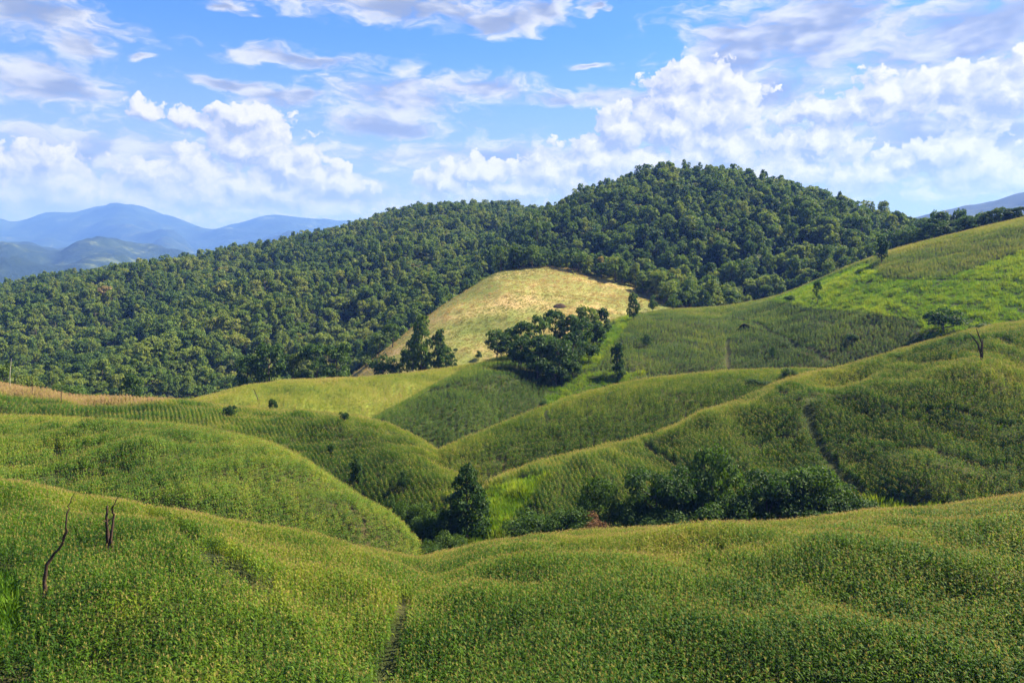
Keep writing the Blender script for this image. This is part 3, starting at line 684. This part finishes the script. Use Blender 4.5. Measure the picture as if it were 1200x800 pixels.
# lone bushes on the left hills
for px, py, hpx, w, key, lb in [(271,484,11,14,'bank','small dark bush left on the crest of the left bank'),(320,477,12,9,'bright','tiny upright bush on the pale sunlit hill'),(387,527,9,8,'bank','smallest dark bush on the left bank slope'),
                                (417,560,22,15,'bank','dark pointed bush low on the left bank above the rounded hill edge'),(473,567,18,13,'bank','dark bush on the right part of the left bank'),(403,489,7,12,'bank','low bush on the bank crest left of the dark slope')]:
    p = unproject(key, px, py); tree('field_bush', lb, 'bush', px, p[1], py-hpx-5, w*1.25, 'bush' if hpx < 20 else 'tall', int(px) % 4, 'mid', .03, z=p[2], group='lone bushes on the left hills')
# clump in the dale, between the meadow and the dark slope
CL = [(582,402,386,34,.22,'leftmost tree of the dale clump, thin and leaning outward'),(598,410,382,34,.16,'second tree from the left in the dale clump'),(615,418,378,38,.12,'third tree from the left in the dale clump'),(636,412,368,40,.18,'tree with a rounded top in the middle of the dale clump'),(632,432,392,40,.10,'dark tree low in the middle of the dale clump'),
      (655,438,396,44,.08,'lowest dark tree at the front of the dale clump'),(650,405,364,34,.10,'dark upright tree at the top of the dale clump'),(668,404,368,38,.34,'brownish tree near the top right of the dale clump'),(680,412,372,38,.18,'tree right of the middle of the dale clump'),(688,398,358,36,.60,'brown topped tree at the back of the dale clump'),
      (705,390,360,28,.10,'dark tree at the right end of the dale clump'),(672,425,386,36,.08,'shaded tree at the front right of the dale clump'),(610,428,392,34,.14,'tree at the lower left front of the dale clump'),(700,402,376,26,.16,'low tree below the right end of the dale clump')]
for px, py, h_, w, lb in [(588,414,26,26,'bush at the left foot of the dale clump'),(608,428,28,30,'second bush from the left along the foot of the dale clump'),(630,438,30,32,'bush at the middle of the foot of the dale clump'),(652,446,30,34,'lowest bush at the foot of the dale clump'),(672,440,28,28,'bush at the lower right foot of the dale clump'),(690,420,26,28,'bush at the right foot of the dale clump')]:
    p = unproject('dale', px, py); tree('dale_bush', lb, 'bush', px, p[1], py-h_, w, 'bush', int(px) % 4, 'mid', .08, group='clump of trees in the dale')
for i, (px, py, pt, w, ti, lb) in enumerate(CL):
    p = unproject('dale', px, py); tree('dale_tree', lb, 'tree', px, p[1], pt, w, ('round', 'tall')[i % 3 == 1], i % 4, 'mid', ti, group='clump of trees in the dale')
for px, py, pt, w, kd, key, ti, lb in [(724,438,400,22,'tall','dale',.06,'tall dark bush standing alone on the olive slope right of the dale clump'),(728,441,428,18,'bush','dale',.2,'light low bush at the foot of the lone dark bush'),(757,404,387,14,'bush','dale',.1,'small dark bush upslope of the lone dark bush'),(636,476,464,12,'bush','dale',.25,'little bush on the crest of the middle spur'),
                                       (742,372,342,18,'tall','dale',.12,'slim lone tree on the crest before the shaded meadow'),(765,362,340,12,'bush','dale',.25,'tiny sapling right of the slim crest tree'),(789,361,339,20,'bush','dale',.4,'arching pale shrub on the crest before the forest'),
                                       (958,353,330,13,'round','dale',.06,'small round tree alone on the bright upper right slope'),(927,352,342,14,'bush','dale',.2,'low bush left of the small round lone tree'),(1033,305,274,20,'tall','dale',.05,'dark tree breaking the skyline of the upper right crest'),(1106,386,352,44,'bush','dale',.0,'large dark round bush above the right hill crest'),
                                       (1150,388,372,36,'bush','dale',.22,'low spreading bush right of the large dark round bush'),(905,417,402,8,'bush','dale',.05,'tiny dark bush on the dark green upper field'),(1000,398,386,18,'bush','dale',.15,'low dark weeds clump on the upper field')]:
    p = unproject(key, px, py); tree('lone_tree' if kd != 'bush' else 'lone_bush', lb, 'tree' if kd != 'bush' else 'bush', px, p[1], pt, w, kd, int(px) % 4, 'mid', ti, z=p[2])
# bushes in the fold behind the right hill crest
for i, (px, Y, pt, w, lb) in enumerate([(868,204,452,26,'leftmost dark bush in the fold behind the right hill crest'),(884,206,441,28,'largest dark bush in the fold behind the right hill crest'),(900,208,444,22,'rightmost dark bush in the fold behind the right hill crest'),(850,203,462,22,'lowest dark bush in the fold behind the right hill crest'),(926,212,424,22,'pale flowered shrub where the spur meets the right hill'),(770,190,500,20,'bush at the foot of the middle spur')]):
    tree('fold_bush', lb, 'bush', px, Y, pt, w, 'bush', i % 4, 'mid', .05 if i < 4 else .3, group='bushes in the fold')
# trees on the edge between meadow and sunlit hill
EDGE = [(428,429,404,30,'bush',.45,'bright green bush on the left rim of the meadow, lowest of three'),(444,416,390,28,'round',.40,'bright green tree on the left rim of the meadow, middle of three'),(460,404,380,26,'round',.30,'green tree on the left rim of the meadow, highest of three'),
        (468,438,424,20,'round',.2,'small round tree right of the dark bush at the meadow corner'),(528,438,414,18,'round',.18,'low round tree at the right end of the meadow edge group'),(484,440,396,24,'round',.3,'sunlit tree left of the tallest meadow edge tree'),
        (450,447,406,36,'bush',.14,'dark round bush at the lower left corner of the meadow'),(494,436,368,32,'tall',.34,'tallest tree of the pair at the left meadow edge'),(514,434,384,26,'tall',.26,'right tree of the pair at the left meadow edge'),(478,440,408,24,'round',.22,'small tree under the tall meadow edge trees'),(522,436,406,22,'round',.30,'low tree at the right foot of the meadow edge trees'),(500,438,412,30,'round',.12,'dark low tree in front of the tall meadow edge trees'),
        (533,438,418,12,'bush',.12,'small bush on the sunlit hill crest right of the meadow edge trees'),(561,421,408,9,'bush',.10,'tiny bush on the meadow left of the dale clump'),(534,412,406,6,'bush',.1,'tiniest bush on the lower meadow')]
for i, (px, pb, pt, w, kd, ti, lb) in enumerate(EDGE):
    Y = 322+i*1.5 if pb > 430 else 396+i*4 if i < 3 else float(unproject('meadow', px, pb)[1]); tree('meadow_edge_tree' if kd != 'bush' else 'meadow_bush', lb, 'tree' if kd != 'bush' else 'bush', px, Y, pt, w, kd, i % 4, 'mid', ti)
LEFT = [(318,318,402,56,'round',.10,'broad round tree at the forest edge behind the sunlit hill'),(290,316,416,44,'round',.12,'tree left of the broad round tree behind the sunlit hill'),(370,322,404,46,'round',.10,'left tree of the clump behind the sunlit hill crest'),(396,324,400,46,'round',.22,'right sunlit tree of the clump behind the sunlit hill crest'),(352,322,424,26,'bush',.2,'low bush between the two clumps behind the sunlit hill'),(268,318,440,24,'bush',.45,'bright low bush at the left end of the sunlit hill'),(345,320,416,20,'round',.4,'light green tree right of the broad round tree'),
        (154,250,436,32,'round',.04,'dark round tree behind the brown crest at the left'),(88,245,440,44,'bush',.30,'wide bush behind the brown crest'),(64,243,444,32,'bush',.34,'bush left of the wide bush behind the brown crest'),(30,240,432,34,'bush',.62,'yellow green bush at the far left behind the brown crest'),(5,240,424,28,'round',.5,'yellowish tree at the left frame edge behind the brown crest'),(108,246,456,22,'bush',.7,'low yellow bush right of the wide bush behind the brown crest')]
for i, (px, Y, pt, w, kd, ti, lb) in enumerate(LEFT):
    tree('forest_edge_tree' if kd != 'bush' else 'forest_edge_bush', lb, 'tree' if kd != 'bush' else 'bush', px, Y, pt, w, kd, i % 4, 'mid', ti)

# ------------------------------------------------------------------ forest
def forest_points(key, spacing, seed, hmin, hmax, keep):
    h = HILLS[key]; r = np.random.default_rng(seed)
    px = np.linspace(max(h.pxr[0], -60), min(h.pxr[1], 1260), 80); cy, zc, k, fy = h.params(px)
    y0, y1 = fy.min()*.85, (cy+25).max(); gx = np.arange((px[0]-600)/F*y1, (px[-1]-600)/F*y1, spacing); gy = np.arange(y0, y1, spacing)
    x, y = [a.ravel() for a in np.meshgrid(gx, gy)]
    x = x+r.uniform(-.42, .42, len(x))*spacing; y = y+r.uniform(-.42, .42, len(x))*spacing
    z = h.z(x, y); k = z > -400; x, y, z = x[k], y[k], z[k]
    H = (hmin+(hmax-hmin)*r.beta(1.5, 2.6, len(x)))*(1+.2*patchy(x/3, y/3)); k = (z >= ground_z(x, y)-.05) & visible(x, y, z+H); x, y, z, H = x[k], y[k], z[k], H[k]
    p, py = 600+F*x/y, HOR-F*z/y
    k = keep(p, py, x, y); return x[k], y[k], z[k], H[k]
FL = forest_points('forest_left', 6.9, 61, 4.5, 20, lambda p, q, x, y: ~((p > 392) & (p < 600) & (y < 440)) & (y > 345))
FP = forest_points('forest_peak', 6.8, 62, 5, 23, lambda p, q, x, y: y > 440)
FM = forest_points('meadow', 6.5, 63, 9, 19, lambda p, q, x, y: (p > 585) & (p < 860) & (y > HILLS['meadow'].params(p)[0]-np.interp(p, [585, 640, 700, 760, 860], [2, 9, 26, 50, 85])))
print('meadow trees', len(FM[0]))
fx, fy_, fz, fh = [np.concatenate(a) for a in zip(FL, FP, FM)]
peak = np.arange(len(fx)) >= len(FL[0])
# the hedge of trees along the upper right skyline
hp = np.array([1062, 1078, 1092, 1106, 1118, 1132, 1146, 1158, 1170, 1183, 1196]); hy = np.linspace(418, 406, 11)
_r = np.random.default_rng(9)
for i, (p, y) in enumerate(zip(hp, hy)):
    x = (p-600)/F*y; z = float(ground_z(np.array([x]), np.array([y]))[0]); top = HILLS['dale'].params(np.float64(p))[1]/HILLS['dale'].params(np.float64(p))[0]*-F+HOR - _r.uniform(8, 19)
    lb = '%s tree from the left in the row along the upper right skyline' % ('first second third fourth fifth sixth seventh eighth ninth tenth eleventh'.split()[i])
    tree('skyline_tree', lb, 'tree', p, y, top, _r.uniform(17, 26), ('round', 'tall')[i % 2], i % 4, 'mid', _r.uniform(.05, .3), M_TREE, 'row of trees on the upper right skyline', z=z)
kinds = ['round', 'tall', 'round', 'bush', 'tall', 'round', 'pointed', 'tall', 'round', 'bush', 'round', 'tall']
r = np.random.default_rng(77); n = len(fx)
ft = .32+.16*patchy(fx/5, fy_/5)+r.normal(0, .17, n)+np.where(peak, -.02, .08); bare = r.uniform(size=n) < .005; ft = np.clip(np.where(bare, .95, np.minimum(ft, .60)), 0, 1)
fw = (fh*.7+3.2)*r.uniform(.6, 1.15, n); fi = r.integers(0, 12, n); frot = r.uniform(0, 6.28, n)
print('forest trees', n)
big = np.argsort(-np.where(visible(fx, fy_, fz+fh*.45) & (600+F*fx/fy_ > 0) & (600+F*fx/fy_ < 1200), fh/fy_, 0))[:300]
for i in big:
    lp = peak[i]; far = fy_[i] > 560
    pt = float(HOR-F*(fz[i]+fh[i])/fy_[i])
    tree_at('forest_tree', 'broadleaf tree in the near rows of the dense forest on the central peak' if lp else 'broadleaf tree in the lower rows of the forest on the long left hillside', 'tree', (fx[i], fy_[i], fz[i]), fh[i], fw[i],
            kinds[fi[i]], fi[i] % 4, 'mid', ft[i], M_FOREST, 'trees of the peak forest' if lp else 'trees of the left hillside forest', frot[i])
m = np.ones(n, bool); m[big] = False
FAR_TREES = []
for i in range(12):
    crown, trunk, _ = form(kinds[i], 10+i, 'far'); g = Geo(); g.add(crown[0], crown[1], 0)
    for v, f in zip(trunk.v, [f-o for f, o in zip(trunk.f, np.cumsum([0]+[len(v) for v in trunk.v])[:-1])]): g.add(v, f, 1)
    FAR_TREES.append(g.obj('forest_tree_form_%d' % i, [M_FOREST, M_BARK], link=False))
for sel, nm, lb in ((m & ~peak, 'hillside_forest', 'dense green forest covering the long hillside at the left'), (m & peak, 'peak_forest', 'dense dark forest covering the steep central peak')):
    k = np.where(sel)[0]; w = fw[k]/1.0
    scatter(nm, lb, np.stack([fx[k], fy_[k], fz[k]], 1), np.stack([0*w, 0*w, frot[k]], 1), np.stack([w, w, fh[k]], 1), fi[k], ft[k], FAR_TREES)

# ------------------------------------------------------------------ dead trees, sticks
def snag(name, label, base, stems, mat=M_DEAD, cat='dead tree'):
    """stems: list of (list of (dx, dz) in metres, radii); thin bare wood with its own broken bends"""
    root = empty(name, base); tag(root, label, cat)
    for i, (pl, rad) in enumerate(stems):
        g = Geo(); r = np.random.default_rng(len(label)+i)
        pts = [(x, r.normal(0, .12) if k else 0, z) for k, (x, z) in enumerate(pl)]
        P = []; Rr = []
        for k in range(len(pts)-1):
            for t in (0, .33, .66):
                P.append(np.array(pts[k])*(1-t)+np.array(pts[k+1])*t+r.normal(0, .035, 3)*(1 if k+t else 0)); Rr.append((rad[k]*(1-t)+rad[k+1]*t)*r.uniform(.85, 1.15))
        P.append(np.array(pts[-1])); Rr.append(rad[-1]); g.tube(P, np.array(Rr)*.66, 7)
        for q in range(3 if len(P) > 8 else 1):                            # broken stubs and twigs
            k = int(len(P)*r.uniform(.45, .92)); d = np.array([r.normal(0, 1), r.normal(0, .5), r.uniform(.3, 1.0)]); d /= np.linalg.norm(d); L = r.uniform(.25, .7)
            g.tube([P[k], P[k]+d*L*.5, P[k]+d*L+np.array([0, 0, .08])], [Rr[k]*.4, Rr[k]*.28, Rr[k]*.08], 5)
        g.obj('trunk' if i == 0 else 'branch', mat, parent=root, smooth=True)
    return root
def px_stems(base, Y, stems): return [([((x-base[0])/F*Y, (base[1]-y)/F*Y) for x, y in pl], rad) for pl, rad in stems]
def stand(key, px, py):                    # ground under a snag whose foot shows among the crop
    p = unproject(key, px, py); return p
p = stand('near', 52, 684); s = px_stems((52, 684), p[1], [([(52, 700), (54, 672), (57, 656), (72, 638), (79, 622), (80, 600), (82, 588), (88, 576)], [.20, .18, .15, .13, .10, .07, .05, .02]), ([(74, 636), (72, 630), (79, 618)], [.08, .06, .03])])
snag('dead_tree', 'tall crooked bare dead tree leaning at the left of the near field', (p[0], p[1], p[2]+HILLS['near'].crop), s)
p = stand('near', 128, 634); s = px_stems((128, 634), p[1], [([(127, 652), (127, 625), (126, 610), (126, 592)], [.26, .24, .17, .10]), ([(130, 650), (130, 622), (131, 604), (133, 594), (138, 582)], [.22, .19, .13, .10, .03])])
snag('dead_tree', 'twin stemmed dead stump standing in the near field at the left', (p[0], p[1], p[2]+HILLS['near'].crop), s)
p = stand('flank', 1151, 418); s = px_stems((1151, 418), p[1], [([(1151, 426), (1148, 408), (1143, 400), (1136, 391)], [.34, .3, .24, .13]), ([(1151, 420), (1150, 402), (1147, 393), (1145, 385)], [.30, .26, .2, .10]), ([(1151, 416), (1152, 402), (1150, 394)], [.2, .16, .08])])
snag('dead_tree', 'V shaped dead tree stump on the crest of the right hill', (p[0], p[1], p[2]+HILLS['flank'].crop), s)
p = stand('bank', 12, 452); s = px_stems((12, 452), p[1], [([(12, 470), (12, 440), (13, 420)], [.14, .12, .06])]); snag('bare_trunk', 'thin pale bare trunk on the brown crest at the left edge', (p[0], p[1], p[2]+1.8), s, M_PALEWOOD, 'trunk')
p = stand('bank', 38, 458); s = px_stems((38, 458), p[1], [([(38, 475), (38, 450), (37, 440)], [.15, .12, .05])]); snag('bare_trunk', 'thin dark bare trunk on the brown crest right of the pale one', (p[0], p[1], p[2]+1.8), s, M_DEAD, 'trunk')
p = stand('bank', 72, 472); s = px_stems((72, 472), p[1], [([(72, 485), (72, 462), (72, 452)], [.15, .12, .05])]); snag('bare_trunk', 'dark bare trunk standing in front of the bush on the brown crest', (p[0], p[1], p[2]+1.8), s, M_DEAD, 'trunk')
p = stand('bright', 303, 467); s = px_stems((303, 467), p[1], [([(304, 472), (300, 460), (297, 454)], [.2, .16, .1])]); snag('leaning_stick', 'dark leaning dead pole on the pale sunlit hill', (p[0], p[1], p[2]+1.2), s, M_DEAD, 'pole')
# low dark earth mound on the meadow
def mound():
    p = unproject('meadow', 656, 358); r = np.random.default_rng(4); n, mrow = 22, 7; v = []; w = Waves(5, 2.2)
    for j in range(mrow):
        t = j/(mrow-1)
        for i in range(n):
            a = 2*np.pi*i/n; x = 4.6*(1-t*.96)*math.cos(a); y = 2.6*(1-t*.96)*math.sin(a); v.append((x, y, -.6+2.3*math.sin(t*math.pi/2)+.18*float(w(np.array(x), np.array(y)))))
    f = [(j*n+i, j*n+(i+1) % n, (j+1)*n+(i+1) % n, (j+1)*n+i) for j in range(mrow-1) for i in range(n)]
    o = mesh_obj('earth_mound', v, f, G_SCAR, smooth=True); o.location = (p[0], p[1], p[2]); tag(o, 'low dark earth mound on the sunlit tan meadow', 'mound')
mound()

# ------------------------------------------------------------------ the nearest corn plants, one by one
CP = []
for k in range(7):
    r = np.random.default_rng(200+k); gs, gl, gt = Geo(), Geo(), Geo(); h = r.uniform(1.95, 2.3)
    corn_stalk(gs, r, h); corn_leaves(gl, r, h, n=9, segs=4, fat=1.0); corn_tassel(gt, r, h, n=5, w=.028, m=0)
    CP.append([g.obj(nm, mt, link=False).data for g, nm, mt in ((gs, 'stalk', M_CORN), (gl, 'foliage', M_CORN), (gt, 'tassel', M_TASSEL))])
for P_, ro, sc, ix, ti in zip(*[CORN_REST[k] for k in ('P', 'rot', 'scl', 'idx', 't')]):
    root = empty('corn_plant', P_); root.rotation_euler = ro; root.scale = sc
    tag(root, 'corn plant with arching leaves and tan tassel in the nearest rows along the bottom edge', 'corn plant', 'nearest corn plants')
    for nm, me in zip(('stalk', 'foliage', 'tassel'), CP[ix]):
        o = bpy.data.objects.new(nm, me); COL.objects.link(o); o.parent = root; o['tint'] = float(ti)

# ------------------------------------------------------------------ haze
if HAZE:
    x0, x1, y0, y1, z0, z1 = -48500, 48500, -60, 20000, -170, 1860
    v = [(x0, y0, z0), (x1, y0, z0), (x1, y1, z0), (x0, y1, z0), (x0, y0, z1), (x1, y0, z1), (x1, y1, z1), (x0, y1, z1)]
    m, b, out = new_mat('haze_air'); pv = b.node('ShaderNodeVolumePrincipled')
    pv.inputs['Color'].default_value = HAZE_COL+(1,); pv.inputs['Absorption Color'].default_value = (.6, .6, .6, 1); pv.inputs['Density'].default_value = HAZE; pv.inputs['Anisotropy'].default_value = .1
    b.l.new(pv.outputs[0], out.inputs['Volume'])
    hz = mesh_obj('haze', v, [(0, 3, 2, 1), (4, 5, 6, 7), (0, 1, 5, 4), (1, 2, 6, 5), (2, 3, 7, 6), (3, 0, 4, 7)], m)
    tag(hz, 'pale blue haze filling the air over the valley', None, None, 'stuff')
